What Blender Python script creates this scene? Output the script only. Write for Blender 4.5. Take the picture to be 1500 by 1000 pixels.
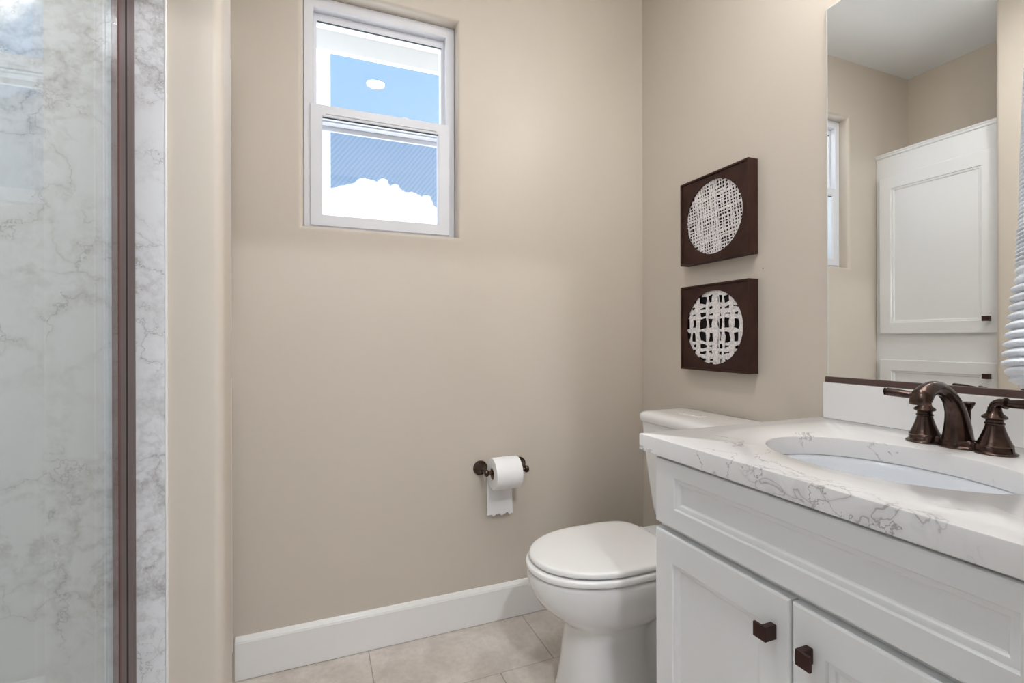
import bpy, bmesh, math, random
from mathutils import Vector, Matrix
for o in list(bpy.data.objects): bpy.data.objects.remove(o, do_unlink=True)
SC = bpy.context.scene
COL = SC.collection
PI = math.pi

# ------------------------------------------------------------------ dimensions
D = 1.676      # window wall (plane y = D)
W = 1.263      # mirror wall (plane x = W)
LX = -0.527    # wall behind the linen cabinet
SX = -1.08     # far wall of the shower
FY = 0.16      # inner face of the door wall
CZ = 2.455     # ceiling
GX = -0.298    # shower glass plane
PY0, PY1, PXE = 1.04, 1.147, -0.161   # partition between shower and linen cabinet

# ------------------------------------------------------------------ camera
cam_d = bpy.data.cameras.new('camera'); cam = bpy.data.objects.new('camera', cam_d); COL.objects.link(cam)
cam_d.sensor_width = 36; cam_d.sensor_fit = 'HORIZONTAL'; cam_d.lens = 711.6165/1500*36
cam_d.shift_y = -4.74/1500; cam_d.clip_start = 0.02; cam_d.clip_end = 200
cam.matrix_world = Matrix.Translation((0, 0, 1.03)) @ Matrix.Rotation(-math.radians(21.92), 4, 'Z') @ Matrix.Rotation(PI/2, 4, 'X') @ Matrix.Rotation(-0.00266, 4, 'Z')
SC.camera = cam
SC.view_settings.view_transform = 'Standard'; SC.view_settings.look = 'None'
SC.view_settings.gamma = 1.0; SC.view_settings.use_curve_mapping = False
SC.view_settings.exposure = 1.38

# light strengths
SKY = 0.485; DOWNLIGHT = 112.0; VANITY = 13.0; HALL_FILL = 440.0; SHOWER = 120.0; SUN = 2.2  # hall and shower strengths drive added fill lights

# ------------------------------------------------------------------ node helpers
class NT:
    def __init__(s, tree): s.t = tree
    def n(s, typ, inputs=None, **kw):
        nd = s.t.nodes.new(typ)
        for k, v in kw.items(): setattr(nd, k, v)
        for k, v in (inputs or {}).items(): s.put(nd.inputs[k], v)
        return nd
    def put(s, sock, v):
        if isinstance(v, bpy.types.NodeSocket): s.t.links.new(v, sock)
        elif isinstance(v, bpy.types.Node): s.t.links.new(v.outputs[0], sock)
        else: sock.default_value = v
    def m(s, op, a, b=None, c=None, clamp=False):
        nd = s.t.nodes.new('ShaderNodeMath'); nd.operation = op; nd.use_clamp = clamp
        s.put(nd.inputs[0], a)
        if b is not None: s.put(nd.inputs[1], b)
        if c is not None: s.put(nd.inputs[2], c)
        return nd.outputs[0]
    def mix(s, f, a, b):
        nd = s.t.nodes.new('ShaderNodeMix'); nd.data_type = 'RGBA'
        s.put(nd.inputs[0], f); s.put(nd.inputs[6], a); s.put(nd.inputs[7], b)
        return nd.outputs[2]
    def noise(s, vec, scale, detail=4, rough=0.55, dist=0.0):
        return s.n('ShaderNodeTexNoise', {'Vector': vec, 'Scale': scale, 'Detail': detail, 'Roughness': rough, 'Distortion': dist}).outputs[0]
    def rng(s, v, a, b, c=0.0, d=1.0, smooth=False):
        nd = s.n('ShaderNodeMapRange', {0: v, 1: a, 2: b, 3: c, 4: d}); nd.clamp = True
        if smooth: nd.interpolation_type = 'SMOOTHSTEP'
        return nd.outputs[0]

def c3(r, g, b):      # sRGB 0..255 -> linear rgba
    f = lambda v: (v/255/12.92) if v/255 <= 0.04045 else ((v/255+0.055)/1.055)**2.4
    return (f(r), f(g), f(b), 1)

def newmat(name):
    m = bpy.data.materials.new(name); m.use_nodes = True
    t = m.node_tree; t.nodes.clear(); k = NT(t)
    out = t.nodes.new('ShaderNodeOutputMaterial')
    return m, k, out
def pbr(name, col, rough=0.5, metal=0.0, bump=None, spec=0.5, coat=0.0, sheen=0.0):
    """col: colour or function(k, coord)->socket; bump: (scale, strength, distance)"""
    m, k, out = newmat(name)
    tc = k.n('ShaderNodeTexCoord').outputs['Object']
    b = k.n('ShaderNodeBsdfPrincipled')
    k.put(b.inputs['Base Color'], col(k, tc) if callable(col) else col)
    b.inputs['Roughness'].default_value = rough; b.inputs['Metallic'].default_value = metal
    b.inputs['Specular IOR Level'].default_value = spec
    b.inputs['Coat Weight'].default_value = coat; b.inputs['Coat Roughness'].default_value = 0.08
    b.inputs['Sheen Weight'].default_value = sheen
    if bump:
        h = k.noise(tc, bump[0], 3, 0.5) if not callable(bump[0]) else bump[0](k, tc)
        bp = k.n('ShaderNodeBump', {'Height': h, 'Strength': bump[1], 'Distance': bump[2]})
        k.put(b.inputs['Normal'], bp.outputs[0])
    k.put(out.inputs[0], b.outputs[0])
    return m

# ------------------------------------------------------------------ world: blue sky with cumulus
def make_world():
    w = bpy.data.worlds.new('sky'); SC.world = w; w.use_nodes = True
    t = w.node_tree; t.nodes.clear(); k = NT(t)
    d = k.n('ShaderNodeTexCoord').outputs['Generated']
    s = k.n('ShaderNodeSeparateXYZ', {0: d})
    ay = k.m('MAXIMUM', k.m('ABSOLUTE', s.outputs[1]), 0.05)
    az = k.m('DIVIDE', s.outputs[0], ay); el = k.m('DIVIDE', s.outputs[2], ay)
    v2 = k.n('ShaderNodeCombineXYZ', {0: az, 1: el, 2: 0.0}).outputs[0]
    # top line of the cumulus bank, as tangent of elevation against tangent of azimuth
    pts = [(-1.0, .22), (-.4, .30), (-.1, .25), (.02, .290), (.045, .308), (.083, .315), (.123, .314), (.15, .309), (.166, .302),
           (.18, .304), (.198, .299), (.217, .293), (.229, .281), (.236, .262), (.245, .18), (.30, .16), (.36, .34), (.40, .39), (.6, .37), (1.0, .3)]
    ramp = k.n('ShaderNodeValToRGB', {0: k.rng(az, -1, 1)})
    e = ramp.color_ramp.elements
    while len(e) > 1: e.remove(e[0])
    for i, (a, v) in enumerate(pts):
        if i == 0: q = e[0]; q.position = 0
        else: q = e.new((a+1)/2)
        q.color = (v, v, v, 1)
    edge = k.n('ShaderNodeSeparateColor', {0: ramp.outputs[0]}).outputs[0]
    puff = k.n('ShaderNodeTexVoronoi', {'Vector': v2, 'Scale': 40.0}, feature='SMOOTH_F1'); puff.inputs['Smoothness'].default_value = 0.15
    n1 = k.noise(v2, 30, 5, 0.6)
    off = k.m('ADD', k.m('MULTIPLY', k.m('SUBTRACT', 0.45, puff.outputs[0]), 0.030), k.m('MULTIPLY', k.m('SUBTRACT', n1, 0.5), 0.030))
    bank = k.rng(k.m('SUBTRACT', k.m('ADD', edge, off), el), -0.0015, 0.0035, smooth=True)
    # a second, softer cloud higher up towards the right
    dx = k.m('SUBTRACT', az, 0.52); dy = k.m('SUBTRACT', el, 0.60)
    r = k.m('SQRT', k.m('ADD', k.m('MULTIPLY', dx, dx), k.m('MULTIPLY', dy, dy)))
    r = k.m('ADD', r, k.m('MULTIPLY', k.m('SUBTRACT', k.noise(v2, 11, 6, 0.62), 0.5), 0.16))
    high = k.rng(r, 0.155, 0.11, smooth=True)
    far = k.rng(k.noise(d, 2.3, 6, 0.55), 0.60, 0.72, 0, 0.8, smooth=True)
    far = k.m('MULTIPLY', far, k.rng(k.m('ABSOLUTE', az), 0.9, 1.6))
    mask = k.m('MAXIMUM', k.m('MAXIMUM', bank, high), far)
    sky = k.mix(k.rng(el, 0.1, 0.75), c3(178, 210, 247), c3(152, 194, 247))
    cl = k.mix(k.rng(k.noise(v2, 9, 5, 0.6), 0.35, 0.6), (1.9, 1.95, 2.05, 1), (2.6, 2.6, 2.65, 1))
    cl = k.mix(k.m('MULTIPLY', k.rng(az, .30, .36), k.rng(el, .43, .40)), cl, (.42, .46, .56, 1))
    col = k.mix(mask, sky, cl)
    ground_glow = k.mix(k.rng(s.outputs[2], -0.05, 0.0), (2.7, 2.85, 3.05, 1), col)  # unseen ground set to glow, adding light through the window onto the ceiling
    bg = k.n('ShaderNodeBackground', {0: ground_glow, 1: SKY})
    out = k.n('ShaderNodeOutputWorld'); k.put(out.inputs[0], bg.outputs[0])
make_world()

sun_d = bpy.data.lights.new('sun', 'SUN'); sun_d.energy = SUN; sun_d.angle = 0.01; sun_d.color = (1, .96, .9)
sun = bpy.data.objects.new('sun', sun_d); COL.objects.link(sun); sun.location = (3, -2, 6)
sun.rotation_euler = Vector((-.75, .45, -.75)).to_track_quat('-Z', 'Y').to_euler()

# ------------------------------------------------------------------ materials
def plaster(name, rgb, rough=0.38):
    def h(k, tc):
        a = k.noise(tc, 9, 3, 0.5); b = k.noise(tc, 55, 2, 0.5)
        return k.m('ADD', a, k.m('MULTIPLY', b, 0.10))
    def col(k, tc):
        return k.mix(k.rng(k.noise(tc, 3, 3), 0.3, 0.7), tuple(c*0.985 for c in rgb[:3])+(1,), rgb)
    return pbr(name, col, rough, bump=(h, 0.35, 0.0035), spec=0.45)
WALL = c3(210, 200, 187)
M_wall = plaster('wall_paint', WALL)
M_hallwall = plaster('hall_wall_paint', c3(236, 237, 240))  # unseen hall made white so its bounced fill stays neutral
M_ceil = plaster('ceiling_paint', c3(246, 247, 248), 0.6)
M_white = pbr('white_cabinet_paint', c3(237, 238, 239), 0.32, coat=0.15)
M_trim = pbr('white_trim_paint', c3(241, 240, 238), 0.35, coat=0.15)
M_vinyl = pbr('white_vinyl', c3(232, 234, 240), 0.35)
M_gasket = pbr('dark_gasket', c3(70, 84, 88), 0.6)
M_porc = pbr('white_porcelain', c3(238, 237, 236), 0.10, coat=0.6)
M_basin = pbr('basin_porcelain', c3(232, 236, 242), 0.10, coat=0.6)
M_seat = pbr('toilet_seat_plastic', c3(243, 242, 240), 0.18, coat=0.4)
M_paper = pbr('tissue_paper', c3(243, 242, 242), 0.9, bump=(400, 0.15, 0.001))
M_card = pbr('cardboard', c3(170, 145, 115), 0.9)
M_chrome = pbr('chrome', c3(220, 220, 222), 0.12, 1.0)
M_ext = pbr('exterior_white_paint', c3(246, 247, 250), 0.5)
def frame_col(k, tc): return k.mix(k.rng(k.noise(tc, 22, 4), .35, .7), c3(52, 29, 23), c3(66, 41, 34))
M_frame = pbr('dark_brown_wood_frame', frame_col, 0.5, spec=0.25)
M_weave = pbr('whitewashed_woven_fibre', lambda k, tc: k.mix(k.rng(k.noise(tc, 160, 3), .35, .62), c3(208, 202, 201), c3(244, 240, 239)), 0.85, bump=(300, 0.4, 0.001))
M_black = pbr('black_backing', c3(22, 14, 12), 0.8)
def bronze_col(k, tc):
    g = k.n('ShaderNodeNewGeometry').outputs['Pointiness']
    base = k.mix(k.rng(k.noise(tc, 60, 4), .3, .75), c3(64, 50, 45), c3(92, 76, 70))
    return k.mix(k.rng(g, 0.56, 0.66), base, c3(150, 118, 104))
M_bronze = pbr('oil_rubbed_bronze', bronze_col, 0.24, 0.92)
M_knob = pbr('dark_bronze_knob', c3(62, 36, 30), 0.35, 0.5)
M_doorframe = pbr('bronze_door_frame', lambda k, tc: k.mix(k.rng(k.noise(k.n('ShaderNodeMapping', {0: tc, 3: (60, 60, 1.2)}).outputs[0], 1.0, 3), .3, .7), c3(80, 58, 52), c3(100, 78, 72)), 0.35, 0.25)
M_doorlip = pbr('red_bronze_door_lip', c3(88, 50, 42), 0.45, 0.0)
M_channel = pbr('brown_mirror_channel', c3(92, 72, 68), 0.4, 0.3)
M_towel = pbr('white_terry_cloth', c3(240, 244, 250), 0.95, bump=(700, 0.5, 0.002), sheen=0.3)
M_soffit = pbr('pale_weathered_board', lambda k, tc: k.mix(k.rng(k.noise(k.n('ShaderNodeMapping', {0: tc, 3: (2, 30, 30)}).outputs[0], 1.0, 4), .35, .65), c3(112, 119, 115), c3(130, 136, 132)), 0.8)
M_roof = pbr('dark_shingle', c3(90, 85, 80), 0.9)
M_mirror = pbr('mirror_silver', (0.93, 0.95, 0.94, 1), 0.0, 1.0)
M_medge = pbr('polished_glass_edge', c3(225, 232, 228), 0.15, 0.2)

def marble(name, base, patch, vein, rough=0.12):
    def col(k, tc):
        nv = k.n('ShaderNodeTexNoise', {'Vector': tc, 'Scale': 5.5, 'Detail': 6, 'Roughness': 0.62}).outputs[1]
        wv = k.n('ShaderNodeVectorMath', {0: nv, 1: (0.30, 0.30, 0.30)}, operation='MULTIPLY').outputs[0]
        wv = k.n('ShaderNodeVectorMath', {0: tc, 1: wv}, operation='ADD').outputs[0]
        d1 = k.n('ShaderNodeTexVoronoi', {'Vector': wv, 'Scale': 8.5}, feature='DISTANCE_TO_EDGE').outputs[0]
        d2 = k.n('ShaderNodeTexVoronoi', {'Vector': wv, 'Scale': 21.0}, feature='DISTANCE_TO_EDGE').outputs[0]
        m1 = k.rng(k.noise(tc, 3.2, 3), .42, .60); fine = k.rng(k.noise(tc, 42, 5, 0.7), .36, .62)
        cloud = k.m('MULTIPLY', k.m('MULTIPLY', k.rng(d1, 0.16, 0.0, smooth=True), fine), k.m('ADD', k.m('MULTIPLY', m1, .75), .25))
        small = k.m('MULTIPLY', k.m('MULTIPLY', k.rng(d2, 0.22, 0.0, smooth=True), fine), k.m('MULTIPLY', m1, .7))
        thin = k.m('MULTIPLY', k.rng(d1, 0.014, 0.0), k.rng(k.noise(tc, 9, 3), .40, .58))
        c = k.mix(k.m('MULTIPLY', k.m('MAXIMUM', cloud, small), 0.8), base, patch)
        return k.mix(k.m('MULTIPLY', thin, 0.6), c, vein)
    return pbr(name, col, rough)
M_marble = marble('shower_marble', c3(231, 233, 236), c3(172, 170, 169), c3(146, 140, 138))

def quartz(name):
    def col(k, tc):
        s = k.n('ShaderNodeSeparateXYZ', {0: tc})
        n = k.noise(tc, 4.0, 6, 0.6, 0.9)
        line = k.rng(k.m('ABSOLUTE', k.m('SUBTRACT', n, 0.5)), 0.0065, 0.0)
        line = k.m('MULTIPLY', line, k.rng(k.noise(tc, 6.5, 3), .45, .57))
        # a busier knot of veins runs through the slab near its front edge
        fr = k.m('MULTIPLY', k.rng(s.outputs[0], 0.700, 0.672), k.m('MULTIPLY', k.rng(s.outputs[1], 0.63, 0.57), k.rng(s.outputs[1], 0.29, 0.36)))
        n3 = k.noise(tc, 13, 3, 0.5, 1.2)
        dense = k.m('MULTIPLY', k.m('MULTIPLY', k.rng(k.m('ABSOLUTE', k.m('SUBTRACT', n3, 0.5)), 0.013, 0.0), fr), 0.62)
        shade = k.m('MULTIPLY', k.m('MULTIPLY', k.rng(k.m('ABSOLUTE', k.m('SUBTRACT', n3, 0.5)), 0.08, 0.02), fr), 0.16)
        c = k.mix(shade, c3(236, 235, 235), c3(150, 150, 156))
        return k.mix(k.m('MAXIMUM', k.m('MULTIPLY', line, 0.75), dense), c, c3(138, 130, 134))
    return pbr(name, col, 0.13, coat=0.2)
M_quartz = quartz('white_veined_quartz')

def tile_mat():
    m, k, out = newmat('floor_tile')
    tc = k.n('ShaderNodeTexCoord').outputs['Object']
    mp = k.n('ShaderNodeMapping', {0: tc, 1: (-0.157, -1.402, 0)}).outputs[0]
    s = k.n('ShaderNodeSeparateXYZ', {0: mp})
    row = k.m('FLOOR', k.m('DIVIDE', s.outputs[1], 0.275))
    xs = k.m('SUBTRACT', s.outputs[0], k.m('MULTIPLY', row, 0.183))
    fx = k.m('ABSOLUTE', k.m('SUBTRACT', k.m('MULTIPLY', k.m('FRACT', k.m('ADD', k.m('DIVIDE', xs, 0.549), 0.5)), 0.549), 0.2745))
    fy = k.m('ABSOLUTE', k.m('SUBTRACT', k.m('MULTIPLY', k.m('FRACT', k.m('ADD', k.m('DIVIDE', s.outputs[1], 0.275), 0.5)), 0.275), 0.1375))
    g = k.m('MAXIMUM', k.rng(fx, 0.0022, 0.0012), k.rng(fy, 0.0014, 0.0007))
    a = k.noise(tc, 7, 6, 0.65, 0.4); b = k.noise(tc, 60, 3, 0.6)
    c = k.mix(k.rng(a, .38, .64), c3(203, 193, 184), c3(228, 220, 212))
    c = k.mix(k.m('MULTIPLY', k.rng(b, .4, .65), 0.25), c, c3(186, 172, 163))
    c = k.mix(k.m('MULTIPLY', g, 0.75), c, c3(146, 136, 128))
    bs = k.n('ShaderNodeBsdfPrincipled', {'Base Color': c, 'Roughness': 0.38})
    bp = k.n('ShaderNodeBump', {'Height': k.m('SUBTRACT', k.m('MULTIPLY', b, 0.15), g), 'Strength': 0.4, 'Distance': 0.002})
    k.put(bs.inputs['Normal'], bp.outputs[0]); k.put(out.inputs[0], bs.outputs[0])
    return m
M_tile = tile_mat()

def glass_mat(name, tint, f0=0.04, boost=1.0):
    m, k, out = newmat(name)
    fac = k.n('ShaderNodeLayerWeight', {0: 0.5}).outputs['Facing']
    F = k.m('MULTIPLY', k.m('ADD', k.m('MULTIPLY', k.m('POWER', fac, 5.0), 1-f0), f0), boost, clamp=True)
    tr = k.n('ShaderNodeBsdfTransparent', {0: tint}); gl = k.n('ShaderNodeBsdfGlossy', {0: (1, 1, 1, 1), 'Roughness': 0.0})
    mx = k.n('ShaderNodeMixShader', {0: F, 1: tr.outputs[0], 2: gl.outputs[0]})
    k.put(out.inputs[0], mx.outputs[0]); return m
M_glass = glass_mat('window_glass', (0.985, 0.99, 0.99, 1))
M_sglass = glass_mat('shower_glass', (0.925, 0.94, 0.93, 1))
def screen_mat():
    m, k, out = newmat('insect_screen')
    tc = k.n('ShaderNodeTexCoord').outputs['Object']
    wv = k.n('ShaderNodeTexWave', {'Vector': k.n('ShaderNodeMapping', {0: tc, 3: (-1.3, 1, 1)}).outputs[0], 'Scale': 30.0, 'Distortion': 0.9, 'Detail': 1.0, 'Detail Scale': 0.6}, bands_direction='DIAGONAL').outputs[1]
    f = k.rng(wv, 0.1, 0.9, 0.15, 0.21)
    tr = k.n('ShaderNodeBsdfTransparent'); df = k.n('ShaderNodeBsdfDiffuse', {0: c3(80, 88, 96)})
    mx = k.n('ShaderNodeMixShader', {0: f, 1: tr.outputs[0], 2: df.outputs[0]}); k.put(out.inputs[0], mx.outputs[0]); return m
M_screen = screen_mat()
def emit(name, col, s):
    m, k, out = newmat(name); e = k.n('ShaderNodeEmission', {0: col, 1: s}); k.put(out.inputs[0], e.outputs[0]); return m
M_down = emit('downlight_lens', (.985, .985, 1, 1), DOWNLIGHT)
M_bulb = emit('vanity_light_shade', (1, .985, .97, 1), VANITY)
M_shower_fill = emit('shower_fill_lens', (.95, .975, 1, 1), SHOWER)
M_hall_fill = emit('hall_fill_lens', (.92, .96, 1, 1), HALL_FILL)

# ------------------------------------------------------------------ object helpers
ORG = {}
def link(name, me, parent=None, mat=None):
    o = bpy.data.objects.new(name, me); COL.objects.link(o)
    if parent is not None:
        o.parent = parent; org = ORG[parent.name]
        me.transform(Matrix.Translation(-org)); ORG[o.name] = org
    else: ORG[o.name] = Vector((0, 0, 0))
    if mat is not None: me.materials.append(mat)
    return o
def obj(name, bm, mat, parent=None, smooth=True, angle=32, bevel=0, seg=2):
    bmesh.ops.recalc_face_normals(bm, faces=bm.faces[:])
    me = bpy.data.meshes.new(name); bm.to_mesh(me); bm.free()
    o = link(name, me, parent, mat)
    if smooth:
        for p in me.polygons: p.use_smooth = True
        me.set_sharp_from_angle(angle=math.radians(angle))
    if bevel:
        b = o.modifiers.new('bevel', 'BEVEL'); b.width = bevel; b.segments = seg; b.limit_method = 'ANGLE'; b.angle_limit = math.radians(40); b.harden_normals = False
    return o
def tag(o, label=None, cat=None, group=None, kind=None):
    if label: o['label'] = label
    if cat: o['category'] = cat
    if group: o['group'] = group
    if kind: o['kind'] = kind
    return o
def thing(name, loc, label, cat, group=None, kind=None):
    o = bpy.data.objects.new(name, None); COL.objects.link(o); o.location = loc; o.empty_display_size = 0.05
    ORG[o.name] = Vector(loc); return tag(o, label, cat, group, kind)
def box(bm, a, b):
    x0, y0, z0 = (min(a[i], b[i]) for i in range(3)); x1, y1, z1 = (max(a[i], b[i]) for i in range(3))
    v = [bm.verts.new(p) for p in ((x0,y0,z0),(x1,y0,z0),(x1,y1,z0),(x0,y1,z0),(x0,y0,z1),(x1,y0,z1),(x1,y1,z1),(x0,y1,z1))]
    for f in ((0,3,2,1),(4,5,6,7),(0,1,5,4),(1,2,6,5),(2,3,7,6),(3,0,4,7)): bm.faces.new([v[i] for i in f])
    return bm
def loft(bm, rings, close=True, cap0=True, cap1=True):
    R = [[bm.verts.new(p) for p in r] for r in rings]
    n = len(R[0])
    for a, b in zip(R, R[1:]):
        for i in range(n if close else n-1):
            j = (i+1) % n
            bm.faces.new((a[i], a[j], b[j], b[i]))
    if cap0: bm.faces.new(R[0][::-1])
    if cap1: bm.faces.new(R[-1])
    return R
def lathe(bm, prof, c, axis='Z', n=40, cap0=True, cap1=True, sx=1.0, sy=1.0):
    """prof: [(r, h)] along axis starting at point c; axis: Z, X, Y, -X, -Y"""
    c = Vector(c); rings = []
    for r, h in prof:
        ring = []
        for i in range(n):
            a = 2*PI*i/n; u, v = r*math.cos(a)*sx, r*math.sin(a)*sy
            ring.append(c + Vector({'Z': (u, v, h), 'X': (h, u, v), 'Y': (v, h, u), '-X': (-h, u, v), '-Y': (v, -h, u)}[axis]))
        rings.append(ring)
    return loft(bm, rings, cap0=cap0, cap1=cap1)
def sweep(bm, pts, rad, n=20, cap=True, up=(0, 0, 1)):
    """tube along pts; rad: list of r or (r_side, r_up)"""
    pts = [Vector(p) for p in pts]; rings = []
    for i, p in enumerate(pts):
        t = (pts[min(i+1, len(pts)-1)] - pts[max(i-1, 0)]).normalized()
        s = t.cross(Vector(up))
        if s.length < 1e-4: s = t.cross(Vector((0, 1, 0)))
        s.normalize(); u = s.cross(t).normalized()
        r = rad[i] if isinstance(rad, (list, tuple)) else rad
        rs, ru = r if isinstance(r, tuple) else (r, r)
        rings.append([p + s*rs*math.cos(2*PI*k/n) + u*ru*math.sin(2*PI*k/n) for k in range(n)])
    return loft(bm, rings, cap0=cap, cap1=cap)
def bez(P, n=8):
    """Catmull-Rom through P"""
    P = [Vector(p) for p in P]; Q = [P[0]*2-P[1]] + P + [P[-1]*2-P[-2]]; out = []
    for i in range(1, len(Q)-2):
        for k in range(n):
            t = k/n; a, b, c, d = Q[i-1:i+3]
            out.append(0.5*((2*b)+(-a+c)*t+(2*a-5*b+4*c-d)*t*t+(-a+3*b-3*c+d)*t**3))
    out.append(P[-1]); return out
def struct(name, bm, mat, **kw): return tag(obj(name, bm, mat, **kw), kind='structure')

# ================================================================== ROOM SHELL
# wall_back with the rounded drywall recess of the window
OX0, OX1, OZ0, OZ1 = -0.038, 0.470, 1.391, 2.160
def rect(x0, x1, z0, z1, y, off=0.0): return [(x0-off, y, z0-off), (x1+off, y, z0-off), (x1+off, y, z1+off), (x0-off, y, z1+off)]
bm = bmesh.new(); rr = 0.016; rings = [rect(LX-.12, W+.12, 0, CZ, D)]
rings.append(rect(OX0, OX1, OZ0, OZ1, D, rr))
for i in range(1, 7):
    a = PI/2*i/6; rings.append(rect(OX0, OX1, OZ0, OZ1, D+rr*(1-math.cos(a)), rr*(1-math.sin(a))))
rings.append(rect(OX0, OX1, OZ0, OZ1, D+.145))
rings.append(rect(LX-.12, W+.12, 0, CZ, D+.145)); rings.append(rect(LX-.12, W+.12, 0, CZ, D))
loft(bm, rings, cap0=False, cap1=False); bmesh.ops.remove_doubles(bm, verts=bm.verts[:], dist=1e-5)
struct('wall_back', bm, M_wall)
struct('wall_right', box(bmesh.new(), (W, -0.02, 0), (W+.12, D, CZ)), M_wall)
struct('wall_left', box(bmesh.new(), (LX-.12, PY1, 0), (LX, D, CZ)), M_wall)
struct('wall_shower_left', box(bmesh.new(), (SX-.12, FY-.12, 0), (SX, PY1, CZ)), M_marble)
# partition with bullnosed end
bm = bmesh.new(); r = 0.017
prof = [(SX, PY0), (PXE-r, PY0)] + [(PXE-r+r*math.sin(a), PY0+r-r*math.cos(a)) for a in [PI/2*i/8 for i in range(1, 9)]]
prof += [(PXE-r+r*math.cos(a), PY1-r+r*math.sin(a)) for a in [PI/2*i/8 for i in range(0, 9)]] + [(SX, PY1)]
loft(bm, [[(x, y, 0) for x, y in prof], [(x, y, CZ) for x, y in prof]]); struct('wall_partition', bm, M_wall, angle=20)
# stone cladding on its shower face, with a pale metal edge strip
struct('wall_shower_end', box(bmesh.new(), (SX, PY0-.004, 0), (-.2515, PY0, CZ)), M_marble, bevel=.001)
struct('trim_1', box(bmesh.new(), (-.2515, PY0-.0045, 0), (-.2475, PY0, CZ)), M_trim, bevel=.001)
# door wall: camera stands in its opening
bm = bmesh.new(); box(bm, (.50, FY-.12, 0), (W, FY, CZ)); struct('wall_front', bm, M_wall)
struct('wall_front_shower', box(bmesh.new(), (SX, FY-.12, 0), (-.26, FY, CZ)), M_wall)
struct('wall_shower_front', box(bmesh.new(), (SX, FY, 0), (-.31, FY+.008, CZ)), M_marble)
struct('wall_front_header', box(bmesh.new(), (-.26, FY-.12, 2.08), (.50, FY, CZ)), M_wall)
# passage behind the camera
struct('wall_hall_left', box(bmesh.new(), (SX-.12, -1.5, 0), (SX, FY-.12, CZ)), M_hallwall)
struct('wall_hall_right', box(bmesh.new(), (W, -1.5, 0), (W+.12, -0.02, CZ)), M_hallwall)
struct('wall_hall_back', box(bmesh.new(), (SX-.12, -1.62, 0), (W+.12, -1.5, CZ)), M_hallwall)
struct('floor', box(bmesh.new(), (SX-.12, -1.62, -.08), (W+.12, D+.145, 0)), M_tile)
struct('ceiling', box(bmesh.new(), (SX-.12, -1.62, CZ), (W+.12, D+.145, CZ+.1)), M_ceil)
# baseboards: flat board with a small ogee cap
def baseboard(name, x0, x1, y, flip=False):
    bm = bmesh.new(); s = 1
    pr = [(0, 0), (.013, 0), (.013, .110), (.0115, .1125), (.011, .116), (.0085, .119), (.007, .1235), (.0035, .1275), (0, .1275)]
    if not flip: rg = [[(x, y-s*a, z+.002) for a, z in pr] for x in (x0, x1)]
    else: rg = [[(y-a, x, z+.002) for a, z in pr] for x in (x0, x1)]
    loft(bm, rg); struct(name, bm, M_trim, angle=25)
baseboard('baseboard_back', -.23, W, D)
baseboard('baseboard_right', .88, D-.013, W, True)
# shower curb and pan
struct('floor_shower_curb', box(bmesh.new(), (-.345, FY+.008, .0), (-.255, PY0-.0085, .10)), M_marble, bevel=.004)
struct('floor_shower_pan', box(bmesh.new(), (SX, FY+.008, .0), (-.345, PY0-.0085, .035)), M_porc)

# ================================================================== WINDOW
win = thing('window_1', ((OX0+OX1)/2, D+.05, OZ0), None, None, kind='structure')
def ringframe(bm, x0, x1, z0, z1, w, y0, y1):
    """w = (left, right, bottom, top)"""
    o_, i_ = (x0, x1, z0, z1), (x0+w[0], x1-w[1], z0+w[2], z1-w[3])
    f = lambda q, y: [(q[0], y, q[2]), (q[1], y, q[2]), (q[1], y, q[3]), (q[0], y, q[3])]
    R = [f(o_, y1), f(o_, y0), f(i_, y0), f(i_, y1), f(o_, y1)]
    loft(bm, R, cap0=False, cap1=False); bmesh.ops.remove_doubles(bm, verts=bm.verts[:], dist=1e-6)
    return bm
e = .001
obj('frame', ringframe(bmesh.new(), OX0+e, OX1-e, OZ0+e, OZ1-e, (.030, .030, .018, .036), D+.05, D+.142), M_vinyl, win, bevel=.0015)
us = obj('upper_sash', ringframe(bmesh.new(), OX0+.031, OX1-.031, 1.762, OZ1-.037, (.010, .012, .036, .030), D+.078, D+.112), M_vinyl, win, bevel=.0015)
ls = obj('lower_sash', ringframe(bmesh.new(), OX0+.020, OX1-.020, OZ0+.012, 1.803, (.038, .041, .037, .038), D+.044, D+.076), M_vinyl, win, bevel=.002)
obj('upper_pane', box(bmesh.new(), (0.000, D+.093, 1.796), (.430, D+.097, 2.096)), M_glass, us, smooth=False)
obj('lower_pane', box(bmesh.new(), (.018, D+.058, 1.438), (.413, D+.062, 1.767)), M_glass, ls, smooth=False)
bm = bmesh.new(); box(bm, (.004, D+.076, 2.0915), (.427, D+.0785, 2.0955)); obj('gasket', bm, M_gasket, us, smooth=False)
bm = bmesh.new(); box(bm, (.020, D+.0505, 1.7615), (.411, D+.053, 1.7665)); obj('gasket', bm, M_gasket, ls, smooth=False)
bm = bmesh.new(); box(bm, (.03, D+.041, 1.772), (.402, D+.045, 1.777)); obj('glazing_bead', bm, M_vinyl, ls, bevel=.001)
bm = bmesh.new(); lathe(bm, [(.020, 0), (.020, .003), (.014, .006), (.006, .008)], (.293, D+.060, 1.803), n=24, sy=.5); obj('sash_lock', bm, M_vinyl, ls)
scr = obj('insect_screen', box(bmesh.new(), (0, D+.120, 1.41), (.44, D+.1205, 1.775)), M_screen, win, smooth=False)
obj('screen_rail', box(bmesh.new(), (-.005, D+.116, 1.748), (.44, D+.128, 1.778)), M_vinyl, win, bevel=.001)
obj('exterior_casing', box(bmesh.new(), (-.12, D+.1455, 1.30), (-.042, D+.170, 2.38)), M_ext, win, bevel=.003)
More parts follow.
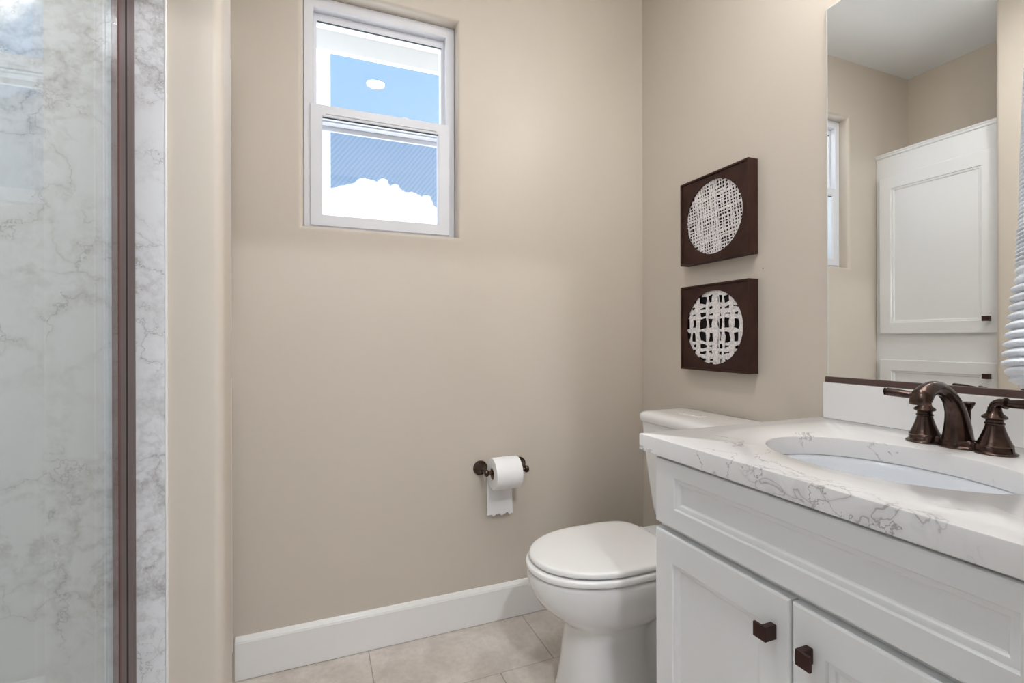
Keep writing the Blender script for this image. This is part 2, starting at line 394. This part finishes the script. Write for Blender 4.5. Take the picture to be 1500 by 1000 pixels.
# roof overhang outside: boarded soffit and white fascia
ev = thing('roof_eave', (.3, D+.45, 2.40), 'pale boarded roof eave with white fascia seen through the top of the window', 'eave')
bm = bmesh.new()
for i in range(5): box(bm, (-1.5, D+.16+i*.088, 2.395+i*.0), (2.4, D+.16+i*.088+.084, 2.41))
obj('soffit', bm, M_soffit, ev, bevel=.002)
obj('fascia_board', box(bmesh.new(), (-1.5, D+.60, 2.295), (2.4, D+.625, 2.46)), M_ext, ev, bevel=.003)
obj('roof_deck', box(bmesh.new(), (-1.5, D+.146, 2.412), (2.4, D+.60, 2.46)), M_roof, ev, smooth=False)

pp = thing('porch_post', (-.06, 4.5, -.3), 'bright white outdoor post seen through the left side of the window', 'post')
obj('shaft', box(bmesh.new(), (-.24, 4.50, -.3), (.117, 4.74, 4.0)), M_ext, pp, bevel=.01)
obj('base_block', box(bmesh.new(), (-.27, 4.47, -.3), (.147, 4.77, .0)), M_ext, pp, bevel=.01)

# ================================================================== LIGHTS (fixtures; hall and shower ones added as fill)
def downlight(x, y, lens, label):
    t = thing('recessed_ceiling_light', (x, y, CZ), label, 'ceiling light')
    bm = bmesh.new(); lathe(bm, [(.047, -.004), (.049, -.008), (.070, -.005), (.075, 0), (.049, .0), (.047, -.004)], (x, y, CZ-.0005), n=48, cap0=False, cap1=False)
    obj('trim_ring', bm, M_trim, t)
    bm = bmesh.new(); lathe(bm, [(.0465, -.0045), (.0465, -.002)], (x, y, CZ-.0005), n=48); obj('lens', bm, lens, t)
downlight(.31, .742, M_down, 'round white recessed light in the bathroom ceiling')
downlight(.25, -.75, M_hall_fill, 'round fill light added in the unseen hall ceiling outside the door')  # added behind the camera as frontal fill
downlight(-.70, .60, M_shower_fill, 'round fill light added out of view in the ceiling over the shower')  # added out of view to brighten the shower interior
vl = thing('vanity_light', (W-.02, .54, 2.28), 'three light bronze bath bar mounted on the wall above the mirror', 'wall light')
obj('back_plate', box(bmesh.new(), (W-.025, .30, 2.24), (W-.001, .78, 2.32)), M_bronze, vl, bevel=.006)
for yy in (.36, .54, .72):
    bm = bmesh.new(); sweep(bm, bez([(W-.025, yy, 2.28), (W-.09, yy, 2.295), (W-.16, yy, 2.28), (W-.16, yy, 2.255)], 6), .007, 12); obj('arm', bm, M_bronze, vl)
    bm = bmesh.new(); lathe(bm, [(.020, 0), (.034, -.02), (.042, -.07), (.045, -.11), (.040, -.112)], (W-.16, yy, 2.255), n=32); obj('lamp_shade', bm, M_bulb, vl)

# ================================================================== panelled fronts
def front(name, parent, xf, sgn, y0, y1, z0, z1, w, mat, th=.019, depth=.009):
    """shaker front with bead; front plane x=xf, body goes towards +sgn. w=(y0 side, y1 side, bottom, top)"""
    bm = bmesh.new()
    def R(oy0, oy1, oz0, oz1, d): return [(xf+sgn*d, y0+oy0, z0+oz0), (xf+sgn*d, y1-oy1, z0+oz0), (xf+sgn*d, y1-oy1, z1-oz1), (xf+sgn*d, y0+oy0, z1-oz1)]
    a, b, c, d = w; rings = [R(0, 0, 0, 0, th)]
    rings += [R(0, 0, 0, 0, .004), R(.0012, .0012, .0012, .0012, .0012), R(.004, .004, .004, .004, 0)]
    rings += [R(a, b, c, d, 0)]
    for o_, dd in ((.0018, .0022), (.0024, .0045), (.0070, .0050), (.0105, .0062), (.0125, depth), (.0145, depth+.001)):
        rings.append(R(a+o_, b+o_, c+o_, d+o_, dd))
    loft(bm, rings); return obj(name, bm, mat, parent, angle=18)
def knob(parent, x, sgn, yp, ydir, z):
    """L-shaped pull: post at y=yp, face plate reaching towards ydir"""
    bm = bmesh.new(); h = .0115
    # outline in plan (depth along sgn, y along ydir), extruded in z
    P = [(0, 0), (0, .011), (.0195, .011), (.0195, .0235), (.025, .0235), (.025, 0)]
    q = [(x+sgn*a, yp+ydir*b) for a, b in P]
    loft(bm, [[(a, b, z-h) for a, b in q], [(a, b, z+h) for a, b in q]])
    return obj('knob', bm, M_knob, parent, bevel=.0009)

# ================================================================== VANITY
XF = .673
va = thing('vanity_cabinet', (.97, .53, 0), 'white painted vanity cabinet with panelled doors under the quartz counter', 'cabinet')
bm = bmesh.new(); box(bm, (XF+.020, .205, .095), (W-.001, .857, .600))
box(bm, (XF+.020, .205, .600), (XF+.038, .857, .781)); box(bm, (XF+.038, .205, .600), (W-.001, .223, .781)); box(bm, (XF+.038, .839, .600), (W-.001, .857, .781)); box(bm, (W-.013, .223, .600), (W-.001, .839, .781))
obj('carcass', bm, M_white, va, bevel=.001)
obj('toe_kick', box(bmesh.new(), (XF+.085, .205, .002), (XF+.10, .857, .095)), M_white, va)
front('false_drawer_front', va, XF, 1, .211, .852, .640, .776, (.058, .058, .040, .031), M_white)
d1 = front('door', va, XF, 1, .5335, .852, .105, .627, (.052, .052, .058, .058), M_white)
d2 = front('door', va, XF, 1, .211, .5295, .105, .627, (.052, .052, .058, .058), M_white)
knob(d1, XF, -1, .556, 1, .565)
knob(d2, XF, -1, .506, -1, .5635)

# countertop with oval cut-out
CX, CY, CA, CB = .914, .545, .145, .200
cx0, cx1, cy0, cy1, z1, z0 = .665, W-.0005, .165, .896, .819, .782
def oval_slab(bm):
    angs = sorted(set([2*PI*i/112 for i in range(112)] + [math.atan2(y-CY, x-CX) % (2*PI) for x in (cx0, cx1) for y in (cy0, cy1)]))
    def outer(a, ins=0):
        c, s = math.cos(a), math.sin(a); t = 1e9
        for lim, d, o_ in ((cx0+ins, c, CX), (cx1-ins, c, CX)):
            if abs(d) > 1e-9 and (lim-o_)/d > 0: t = min(t, (lim-o_)/d)
        for lim, d, o_ in ((cy0+ins, s, CY), (cy1-ins, s, CY)):
            if abs(d) > 1e-9 and (lim-o_)/d > 0: t = min(t, (lim-o_)/d)
        return CX+c*t, CY+s*t
    def inner(a, g=0):
        c, s = math.cos(a), math.sin(a); t = 1/math.sqrt((c/(CA+g))**2+(s/(CB+g))**2); return CX+c*t, CY+s*t
    R = []
    for fn, g, z in ((outer, 0, z0+.002), (outer, 0, z1-.0025), (outer, .0008, z1-.0008), (outer, .0025, z1), (inner, .0030, z1), (inner, .0009, z1-.0009), (inner, 0, z1-.003), (inner, 0, z0), (outer, .002, z0)):
        R.append([(*fn(a, g), z) for a in angs])
    R.append(R[0]); loft(bm, R, cap0=False, cap1=False); bmesh.ops.remove_doubles(bm, verts=bm.verts[:], dist=1e-6)
bm = bmesh.new(); oval_slab(bm)
ct = tag(obj('countertop', bm, M_quartz, angle=30), 'white veined quartz countertop with an oval cut-out on the vanity', 'countertop')
obj('backsplash', box(bmesh.new(), (W-.020, .165, z1), (W-.0005, .886, .912)), M_quartz, ct, bevel=.0012)
# undermount basin
bm = bmesh.new()
def ov(g, z, sx=1.0): return [(CX+(CA+g)*math.cos(2*PI*i/96)*sx, CY+(CB+g)*math.sin(2*PI*i/96)*sx, z) for i in range(96)]
prof = [(.018, .768), (.018, .7815), (.004, .7815), (.001, .779), (-.002, .770), (-.006, .75), (-.014, .72), (-.026, .69), (-.045, .665), (-.07, .648), (-.10, .640), (-.125, .637)]
rg = [ov(g, z) for g, z in prof]
outp = [(-.125, .628), (-.09, .630), (-.05, .640), (-.02, .665), (-.002, .70), (.008, .74), (.012, .765), (.018, .768)]
rg += [ov(g, z) for g, z in outp]; loft(bm, rg, cap0=False, cap1=False)
bmesh.ops.remove_doubles(bm, verts=bm.verts[:], dist=1e-6)
bm.faces.new([v for v in sorted([v for v in bm.verts if abs(v.co.z-.637) < 1e-5], key=lambda v: math.atan2(v.co.y-CY, v.co.x-CX))])
sk = tag(obj('sink_basin', bm, M_basin, angle=60), 'white porcelain oval undermount basin set below the counter', 'sink')
bm = bmesh.new(); lathe(bm, [(.030, 0), (.030, .003), (.024, .004), (.020, .001)], (CX, CY, .637), n=32); obj('drain', bm, M_bronze, sk)

# faucet
fc = thing('faucet', (1.137, .545, z1), 'oil rubbed bronze two handle faucet standing behind the sink', 'faucet')
bx_ = 1.140
def lobe(off):
    pts = []; L = .086
    for i in range(73):
        t = -PI/2 + PI*i/72; y = math.sin(t)*L
        w = max(0.0, (.0315**2-(abs(y)-.0545)**2))**.5 if abs(y) > .0545-.02 else 0
        w = max(w, (max(0, .030**2-y*y))**.5 if abs(y) < .03 else 0, .0185 if abs(y) < .06 else 0)
        pts.append((y, w))
    q = [(w+(off if w > 0 else 0), y*(1+off/L)) for y, w in pts]
    q = q + [(-w, y) for w, y in q[::-1][1:-1]]
    return q
bm = bmesh.new()
loft(bm, [[(bx_+a, .545+b, z) for a, b in lobe(o_)] for o_, z in ((-.001, z1), (.0, z1+.0025), (-.0015, z1+.004), (-.0045, z1+.006), (-.0050, z1+.013), (-.0068, z1+.0155), (-.0085, z1+.017))])
obj('base_plate', bm, M_bronze, fc, angle=40)
KN = [((1.140, .834), .0255, .0235), ((1.139, .862), .0225, .0195), ((1.132, .889), .0185, .0155), ((1.116, .913), .0150, .0125), ((1.092, .930), .0130, .0110), ((1.066, .9355), .0130, .0115), ((1.042, .930), .0150, .0140), ((1.027, .920), .0170, .0170)]
P = bez([(a, .545, b) for (a, b), _, _ in KN], 7); RR = []
for i in range(len(P)):
    t = i/7; k0 = min(int(t), len(KN)-2); f_ = t-k0
    RR.append((KN[k0][1]*(1-f_)+KN[k0+1][1]*f_, KN[k0][2]*(1-f_)+KN[k0+1][2]*f_))
bm = bmesh.new(); Rg = sweep(bm, P, RR, 28, up=(0, 1, 0), cap=False)
last = [v.co.copy() for v in Rg[-1]]; prev = Rg[-1]
bm.faces.new(Rg[0][::-1])
for zt, kx in ((.9135, 1.0), (.9075, 1.04), (.9065, .98), (.9085, .85)):
    ring = [bm.verts.new((1.0225+(c_.x-1.027)*kx*1.0 if True else 0, .545+(c_.y-.545)*kx, zt+(c_.z-.920)*(.28 if zt > .91 else 0.0))) for c_ in last]
    for a in range(28): bm.faces.new((prev[a], prev[(a+1) % 28], ring[(a+1) % 28], ring[a]))
    prev = ring
bm.faces.new(prev); obj('spout', bm, M_bronze, fc, angle=50)
for sy in (1, -1):
    hy = .545+sy*.0545
    bm = bmesh.new()
    lathe(bm, [(.0255, 0), (.0262, .002), (.0240, .005), (.0210, .012), (.0172, .022), (.0142, .032), (.0128, .038), (.0142, .0395), (.0142, .0415), (.0124, .043), (.0124, .047), (.0176, .050), (.0180, .052), (.0165, .0545), (.0120, .058), (.0100, .064), (.0095, .070)], (bx_, hy, z1+.014), n=36)
    h = obj('handle', bm, M_bronze, fc, angle=40)
    bm = bmesh.new()
    L = bez([(bx_, hy, .899), (bx_, hy+sy*.001, .906), (bx_-.001, hy+sy*.008, .911), (bx_-.002, hy+sy*.018, .9115), (bx_-.003, hy+sy*.026, .9115), (bx_-.006, hy+sy*.045, .913), (bx_-.009, hy+sy*.064, .914), (bx_-.010, hy+sy*.070, .914)], 6)
    nn = len(L); rad = []
    for i in range(nn):
        t = i/(nn-1)
        r_ = .0082 if t < .36 else (.0102 if t < .43 else (.0060+.0026*math.sin(min(1, (t-.43)/.38)*PI/2) if t < .86 else (.0066 if t < .92 else .0086)))
        if t > .97: r_ *= .6
        rad.append(r_)
    sweep(bm, L, rad, 20); obj('lever', bm, M_bronze, h, angle=45)
bm = bmesh.new(); lathe(bm, [(.003, 0), (.003, .055), (.0035, .058), (.0085, .068), (.0095, .071), (.0085, .073)], (1.178, .545, z1+.012), n=20); obj('lift_rod', bm, M_bronze, fc)

# ================================================================== MIRROR
mi = thing('wall_mirror', (W-.003, .54, .912), 'large frameless wall mirror standing on a brown channel above the backsplash', 'mirror')
obj('mirror_glass', box(bmesh.new(), (W-.006, .19, .924), (W-.001, .881, 1.898)), M_mirror, mi, smooth=False)
bm = bmesh.new(); box(bm, (W-.0062, .881, .926), (W-.001, .8835, 1.900)); box(bm, (W-.0062, .19, 1.898), (W-.001, .8835, 1.900)); obj('polished_edge', bm, M_medge, mi, smooth=False)
bm = bmesh.new(); box(bm, (W-.012, .19, .9125), (W-.0005, .886, .927)); obj('bottom_channel', bm, M_channel, mi, bevel=.001)

# ================================================================== WALL ART
def clipped_strip(bm, c, R, u0, u1, vertical, x, th, wob, seed, skew=0.0):
    """strip across a disc of radius R centred c=(y,z); u along y (vertical strip) or z (horizontal)"""
    rnd = random.Random(seed); N = 26; pts = []
    um = (u0+u1)/2
    if abs(um) >= R*.985: return
    H = math.sqrt(R*R-um*um); a_, b_ = [], []
    ph = [rnd.uniform(0, 6.28) for _ in range(6)]
    for i in range(N+1):
        v = -H+2*H*i/N; sk = skew*v
        wl = wob*(math.sin(v/R*9+ph[0])+.6*math.sin(v/R*21+ph[1])); wr = wob*(math.sin(v/R*10+ph[2])+.6*math.sin(v/R*19+ph[3]))
        def cl(u):
            m = math.sqrt(max(0, R*R-v*v)); return max(-m, min(m, u))
        a_.append((cl(u0+sk+wl), v)); b_.append((cl(u1+sk+wr), v))
    for (p, q, r_, s) in zip(a_, a_[1:], b_[1:], b_):
        if max(abs(s[0]-p[0]), abs(r_[0]-q[0])) < 1e-5: continue
        vs = []
        for xx in (x, x+th):
            for (u, v) in (p, q, r_, s):
                vs.append(bm.verts.new((xx, c[0]+(u if vertical else v), c[1]+(v if vertical else u))))
        for f in ((0,1,2,3),(7,6,5,4),(0,4,5,1),(1,5,6,2),(2,6,7,3),(3,7,4,0)): bm.faces.new([vs[k] for k in f])
def shadow_box(zc, bands_v, bands_h, wob, skew, label, seed):
    yc = 1.2545; hy = .1495; hz = .1465
    t = thing('framed_wall_art', (W-.02, yc, zc-hz), label, 'wall art', 'square framed round weavings on the mirror wall')
    x0 = W-.040; bm = bmesh.new()
    def R(d, i): return [(x0+d, yc-hy+i, zc-hz+i), (x0+d, yc+hy-i, zc-hz+i), (x0+d, yc+hy-i, zc+hz-i), (x0+d, yc-hy+i, zc+hz-i)]
    loft(bm, [R(.0395, 0), R(0, 0), R(0, .006), R(.006, .0065), R(.0395, .0065), R(.0395, 0)], cap0=False, cap1=False)
    bmesh.ops.remove_doubles(bm, verts=bm.verts[:], dist=1e-6)
    obj('frame', bm, M_frame, t, bevel=.0006)
    # mat board with round opening
    bm = bmesh.new(); Rr = .1235; N = 96; out_, inn = [], []
    a = hy-.0066; b = hz-.0066
    angs = sorted(set([2*PI*i/N for i in range(N)]+[math.atan2(s*b, c*a) % (2*PI) for s in (1, -1) for c in (1, -1)]))
    for q in angs:
        c_, s_ = math.cos(q), math.sin(q); tt = min(a/abs(c_) if abs(c_) > 1e-9 else 9, b/abs(s_) if abs(s_) > 1e-9 else 9)
        out_.append((yc+c_*tt, zc+s_*tt)); inn.append((yc+c_*Rr, zc+s_*Rr))
    m0, m1 = x0+.005, x0+.009
    rg = [[(m1, *p) for p in out_], [(m0, *p) for p in out_], [(m0, *p) for p in inn], [(m1, *p) for p in inn], [(m1, *p) for p in out_]]
    loft(bm, rg, cap0=False, cap1=False); bmesh.ops.remove_doubles(bm, verts=bm.verts[:], dist=1e-6)
    obj('mat_board', bm, M_frame, t, angle=30)
    obj('backing', box(bmesh.new(), (x0+.022, yc-a, zc-b), (x0+.026, yc+a, zc+b)), M_black, t, smooth=False)
    bm = bmesh.new(); k = 0; Rw = .128
    for u, w in bands_v: clipped_strip(bm, (yc, zc), Rw, (-u-w)*Rr, (-u+w)*Rr, True, x0+.0105, .0015, wob, seed+k, skew); k += 1
    for u, w in bands_h: clipped_strip(bm, (yc, zc), Rw, (u-w)*Rr, (u+w)*Rr, False, x0+.0112, .0015, wob, seed+k, -skew); k += 1
    obj('woven_disc', bm, M_weave, t, smooth=False)
rnd = random.Random(5); bv, bh = [], []
u = -.96
while u < .98: bv.append((u, rnd.choice([.014, .019, .025, .034]))); u += rnd.uniform(.075, .115)
u = -.96
while u < .98: bh.append((u, rnd.choice([.012, .018, .023, .032]))); u += rnd.uniform(.072, .108)
shadow_box(1.4345, bv, bh, .0009, .10, 'square dark brown shadow box framing a round finely woven white mesh, upper of two', 100)
shadow_box(1.0650, [(-.86, .05), (-.61, .085), (-.24, .05), (.04, .10), (.17, .018), (.31, .05), (.60, .075), (.88, .06)],
           [(.93, .07), (.61, .055), (.45, .055), (.28, .04), (-.08, .055), (-.43, .045), (-.60, .045), (-.78, .06), (-.95, .03)], .0026, .0,
           'square dark brown shadow box framing a round coarse white lattice, lower of two', 300)

bm = bmesh.new(); lathe(bm, [(.0014, 0), (.0016, .002), (.0008, .0026)], (W, 1.087, 1.241), '-X', 10); tag(obj('nail', bm, M_knob), 'tiny dark nail left in the wall just right of the upper framed weaving', 'nail')

# ================================================================== TOILET
TY = 1.23
to = thing('toilet', (.90, TY, 0), 'white two piece toilet with closed lid between the vanity and window wall', 'toilet')
def egg(xf, xb, hw, z, n=72, xw=None, ex=2.0, pinch=0.0, eb=2.0):
    """plan outline: front at xf, back at xb, widest at xw"""
    xw = xw if xw is not None else xf+(xb-xf)*.56; pts = []
    for i in range(n):
        a = 2*PI*i/n; c, s = math.cos(a), math.sin(a)
        L = (xw-xf) if c < 0 else (xb-xw); e_ = ex if c < 0 else eb
        r_x = L*abs(c)**(2/e_)*(-1 if c < 0 else 1); r_y = hw*abs(s)**(2/e_)*(1 if s > 0 else -1)
        x = xw+r_x
        if pinch: r_y *= 1-pinch*1.5*math.exp(-((x-.915)/.05)**2)
        pts.append((x, TY+r_y, z))
    return pts
bm = bmesh.new()
S = [(0.0, .644, 1.12, .108, .22, 3.0), (.015, .645, 1.12, .107, .22, 3.0), (.03, .650, 1.11, .102, .24, 3.0), (.09, .659, 1.09, .097, .28, 3.0), (.15, .667, 1.06, .094, .28, 3.0), (.185, .673, 1.04, .092, .22, 2.8),
     (.208, .672, 1.03, .095, .14, 2.6), (.222, .661, 1.03, .104, .09, 2.4), (.238, .640, 1.02, .120, .05, 2.25), (.260, .609, 1.02, .139, .02, 2.15), (.285, .582, 1.02, .151, 0, 2.1), (.315, .562, 1.02, .161, 0, 2.05), (.345, .550, 1.03, .166, 0, 2.0), (.365, .547, 1.04, .167, 0, 2.0), (.374, .549, 1.04, .165, 0, 2.0), (.3775, .555, 1.035, .160, 0, 2.0)]
loft(bm, [egg(xf, xb, hw, z, xw=.80, ex=ex, pinch=p_, eb=3.0) for z, xf, xb, hw, p_, ex in S]); obj('bowl', bm, M_porc, to, angle=70)
# deck joining bowl and tank
bm = bmesh.new(); loft(bm, [[(x, TY+y, z) for x, y in ((.98, -w), (1.25, -w), (1.25, w), (.98, w))] for z, w in ((.25, .09), (.33, .13), (.375, .15), (.386, .15))]); obj('tank_deck', bm, M_porc, to, bevel=.02, seg=4)
def slab(z0_, z1_, xf, xb, hw, r_, name, mat, par, eb=4.5):
    bm = bmesh.new(); rg = []
    for z, o_ in ((z0_, r_*.8), (z0_+r_*.3, r_*.2), (z0_+r_*.8, 0), (z1_-r_, 0), (z1_-r_*.45, r_*.18), (z1_-r_*.12, r_*.6), (z1_, r_*1.4), (z1_+.0008, r_*4)):
        rg.append(egg(xf+o_, xb-o_, hw-o_, z, n=96, xw=.775, ex=2.05, eb=eb))
    loft(bm, rg); return obj(name, bm, mat, par, angle=60)
slab(.3805, .3990, .546, .985, .168, .006, 'seat', M_seat, to)
slab(.4025, .4200, .556, .975, .163, .007, 'lid', M_seat, to)
for sy in (-1, 1):
    bm = bmesh.new(); lathe(bm, [(.010, 0), (.012, .003), (.012, .037), (.010, .040)], (.985, TY+sy*.075-.02, .400), 'Y', 20); obj('hinge', bm, M_seat, to)
def rrect(x0, x1, hw, z, r_, n=8):
    pts = []
    for cx, cy, a0 in ((x1-r_, hw-r_, 0), (x0+r_, hw-r_, PI/2), (x0+r_, -hw+r_, PI), (x1-r_, -hw+r_, 1.5*PI)):
        for i in range(n+1):
            a = a0+PI/2*i/n; pts.append((cx+r_*math.cos(a), TY+cy+r_*math.sin(a), z))
    return pts
bm = bmesh.new()
loft(bm, [rrect(x0, W-.018, hw, z, r_) for z, x0, hw, r_ in ((.3865, 1.11, .112, .03), (.392, 1.098, .130, .04), (.402, 1.085, .148, .045), (.418, 1.076, .160, .042), (.45, 1.072, .166, .038), (.55, 1.068, .181, .032), (.68, 1.064, .198, .028), (.738, 1.063, .204, .027))])
obj('tank', bm, M_porc, to, angle=60)
bm = bmesh.new()
loft(bm, [rrect(x0, W-.012, hw, z, r_) for z, x0, hw, r_ in ((.738, 1.058, .207, .029), (.742, 1.055, .210, .031), (.755, 1.054, .211, .032), (.764, 1.056, .209, .032), (.770, 1.062, .203, .031), (.774, 1.073, .192, .03), (.776, 1.10, .165, .028))])
obj('tank_lid', bm, M_porc, to, angle=60)
bm = bmesh.new(); box(bm, (1.130, 1.215, .7755), (1.165, 1.315, .7785)); fb = obj('flush_plate', bm, M_porc, to, bevel=.003)
for yy in (1.225, 1.305):
    bm = bmesh.new(); lathe(bm, [(.0025, 0), (.0025, .0006)], (1.148, yy, .7783), n=12); obj('screw', bm, M_knob, fb)
bm = bmesh.new(); lathe(bm, [(.013, 0), (.013, .012), (.009, .020), (.003, .024)], (.93, TY-.082, .03), n=20); obj('bolt_cap', bm, M_porc, to)

# ================================================================== TOILET PAPER
RZ, RYC = .555, D-.072
hd = thing('toilet_paper_holder', (.62, D, .555), 'oil rubbed bronze toilet paper holder on the beige wall below the window', 'paper holder')
for xx in (.548, .700):
    s = 1 if xx < .6 else -1
    bm = bmesh.new(); lathe(bm, [(.026, 0), (.0265, .004), (.0245, .007), (.021, .008), (.0205, .011), (.0125, .020), (.0085, .030), (.0075, .040), (.0095, .0415), (.0095, .0455), (.0075, .047), (.0070, .066)], (xx, D, .562), '-Y', 32); obj('post', bm, M_bronze, hd, angle=40)
    bm = bmesh.new(); lathe(bm, [(.004, 0), (.0105, .002), (.0125, .007), (.0125, .011), (.0100, .015), (.005, .017)], (xx-s*.0085, RYC, .560), 'X' if s > 0 else '-X', 28); obj('end_cap', bm, M_bronze, hd, angle=40)
bm = bmesh.new(); lathe(bm, [(.0065, 0), (.0065, .138)], (.555, RYC, .560), 'X', 20); obj('spindle', bm, M_bronze, hd)
rl = thing('toilet_paper_roll', (.62, RYC, RZ), 'white toilet paper roll hanging on the bronze holder, sheet down the back', 'toilet paper')
bm = bmesh.new(); RX0, RX1 = .5685, .6650; RO = .0555
lathe(bm, [(.021, 0), (RO-.001, 0), (RO, .001), (RO, RX1-RX0-.001), (RO-.001, RX1-RX0), (.021, RX1-RX0), (.021, 0)], (RX0, RYC, RZ), 'X', 56, cap0=False, cap1=False)
bmesh.ops.remove_doubles(bm, verts=bm.verts[:], dist=1e-6); obj('roll', bm, M_paper, rl, angle=40)
bm = bmesh.new(); lathe(bm, [(.0195, .001), (.0207, .001), (.0207, RX1-RX0-.001), (.0195, RX1-RX0-.001), (.0195, .001)], (RX0, RYC, RZ), 'X', 40, cap0=False, cap1=False); obj('core', bm, M_card, rl)
bm = bmesh.new(); NX, NZ = 40, 24; g = []
for j in range(NZ+1):
    t = j/NZ; row = []
    for i in range(NX+1):
        s = i/NX; x = RX0+.0005+(RX1-RX0-.001)*s+.004*t*t*(s-.2)
        zb = .391+.004*math.sin(s*19)+.002*math.sin(s*41+1)-(.002 if s < .1 else 0)
        z = RZ+(zb-RZ)*t; y = RYC+RO+.0006-.010*math.sin(min(1, t*1.2)*PI/2)*0.35-.003*math.sin(s*PI)*t
        row.append((x, y, z))
    g.append(row)
fr = [[bm.verts.new(p) for p in r_] for r_ in g]; bk = [[bm.verts.new((p[0], p[1]+.0006, p[2])) for p in r_] for r_ in g]
for L_, fl in ((fr, 0), (bk, 1)):
    for j in range(NZ):
        for i in range(NX): bm.faces.new((L_[j][i], L_[j][i+1], L_[j+1][i+1], L_[j+1][i]))
for j in range(NZ):
    for i in (0, NX): bm.faces.new((fr[j][i], fr[j+1][i], bk[j+1][i], bk[j][i]))
for i in range(NX):
    for j in (0, NZ): bm.faces.new((fr[j][i], fr[j][i+1], bk[j][i+1], bk[j][i]))
obj('hanging_sheet', bm, M_paper, rl, angle=60)

# ================================================================== LINEN CABINET
XC = -.233
lc = thing('linen_cabinet', (-.38, 1.41, 0), 'tall white panelled linen cabinet, mostly seen in the mirror, beside the shower wall', 'cabinet')
obj('carcass', box(bmesh.new(), (LX+.001, PY1+.001, .0), (XC-.020, D-.0015, 1.968)), M_white, lc, bevel=.001)
bm = bmesh.new(); loft(bm, [[(LX+.001, PY1+.0015, z), (XC-.020+o_, PY1+.0015, z), (XC-.020+o_, D-.0015, z), (LX+.001, D-.0015, z)] for z, o_ in ((1.968, .002), (1.972, .006), (1.978, .007), (1.984, .012), (1.988, .012))]); obj('top_moulding', bm, M_white, lc, angle=25)
u_ = front('door', lc, XC, -1, 1.166, 1.650, 1.048, 1.862, (.060, .055, .056, .065), M_white)
l_ = front('door', lc, XC, -1, 1.166, 1.650, .100, .916, (.060, .055, .056, .055), M_white)
knob(u_, XC, 1, 1.192, 1, 1.112); knob(l_, XC, 1, 1.192, 1, .857)

# ================================================================== SHOWER DOOR
sd = thing('shower_door', (GX, .6, .10), 'clear glass shower door in a brown bronze frame on the stone curb', 'shower door')
obj('glass_pane', box(bmesh.new(), (GX-.002, FY+.03, .13), (GX+.0045, .9529, 1.93)), M_sglass, sd, smooth=False)
# hinge stile: outer lip, face, and wall jamb separated by a black strip filling the gap
bm = bmesh.new(); prof = [(-.003, .9530), (.0030, .9530), (.0045, .9538), (.0055, .9555), (.0055, .9580), (.0048, .9595), (-.003, .9595)]
loft(bm, [[(GX+a, y, z) for a, y in prof] for z in (.102, 1.95)]); obj('door_edge', bm, M_doorlip, sd, angle=30)
bm = bmesh.new(); box(bm, (GX-.006, .9595, .102), (GX+.0052, .9860, 1.95)); obj('stile', bm, M_doorframe, sd, bevel=.0012)
bm = bmesh.new(); box(bm, (GX-.006, .9861, .102), (GX+.0050, .9945, 1.95)); obj('hinge_gap_strip', bm, M_black, sd, smooth=False)
bm = bmesh.new(); box(bm, (GX-.008, .9946, .102), (GX+.0042, PY0-.0045, 1.95)); obj('wall_jamb', bm, M_doorframe, sd, bevel=.0012)
bm = bmesh.new(); box(bm, (GX-.016, FY+.009, 1.93), (GX+.006, .9529, 1.965)); obj('top_rail', bm, M_doorframe, sd, bevel=.002)
bm = bmesh.new(); box(bm, (GX-.016, FY+.009, .101), (GX+.006, .9529, .130)); obj('bottom_rail', bm, M_doorframe, sd, bevel=.002)

# ================================================================== TOWEL
tw = thing('hand_towel', (.63, FY+.04, .99), 'white ribbed terry hand towel hanging at the right edge beside the mirror', 'towel')
bm = bmesh.new(); rg = []; z = .985; ph = 0.0
def hwid(z):
    P_ = [(.985, .070), (.990, .105), (.997, .121), (1.006, .128), (1.037, .120), (1.05, .115), (1.079, .107), (1.12, .102), (1.184, .097), (1.30, .084), (1.36, .066), (1.40, .045)]
    for (a, b), (c, d) in zip(P_, P_[1:]):
        if z <= c: return b+(d-b)*(z-a)/(c-a)
    return P_[-1][1]
while z < 1.40:
    per = .0075 if z < 1.09 else .0035; amp = .0034 if 1.005 < z < 1.075 else (.0016 if z < 1.12 else .0007)
    step = per/8; ph += 2*PI*step/per; w = hwid(z); rib = amp*(abs(math.sin(ph/2))*2-1); row = []
    for i in range(56):
        a = 2*PI*i/56; c, s = math.cos(a), math.sin(a)
        fold = .004*math.sin(5*a+z*6)
        row.append((.630+(w+rib)*abs(c)**.8*(1 if c > 0 else -1), FY+.038+(.030+rib+fold*.6)*min(1, w/.09)*abs(s)**.8*(1 if s > 0 else -1), z+.003*math.sin(a*2+.5)))
    rg.append(row); z += step
loft(bm, rg); obj('cloth', bm, M_towel, tw, angle=180)
tr = thing('towel_ring', (.63, FY, 1.45), 'bronze towel ring on the door wall holding the white hand towel', 'towel ring')
bm = bmesh.new(); lathe(bm, [(.026, 0), (.026, .005), (.012, .012), (.008, .03), (.010, .036), (.010, .044)], (.63, FY, 1.46), 'Y', 28); obj('post', bm, M_bronze, tr)
bm = bmesh.new(); ringp = [(.63+.07*math.sin(2*PI*i/40), FY+.038, 1.39+.07*math.cos(2*PI*i/40)) for i in range(41)]
sweep(bm, ringp, .004, 10, up=(0, 1, 0)); obj('ring', bm, M_bronze, tr)
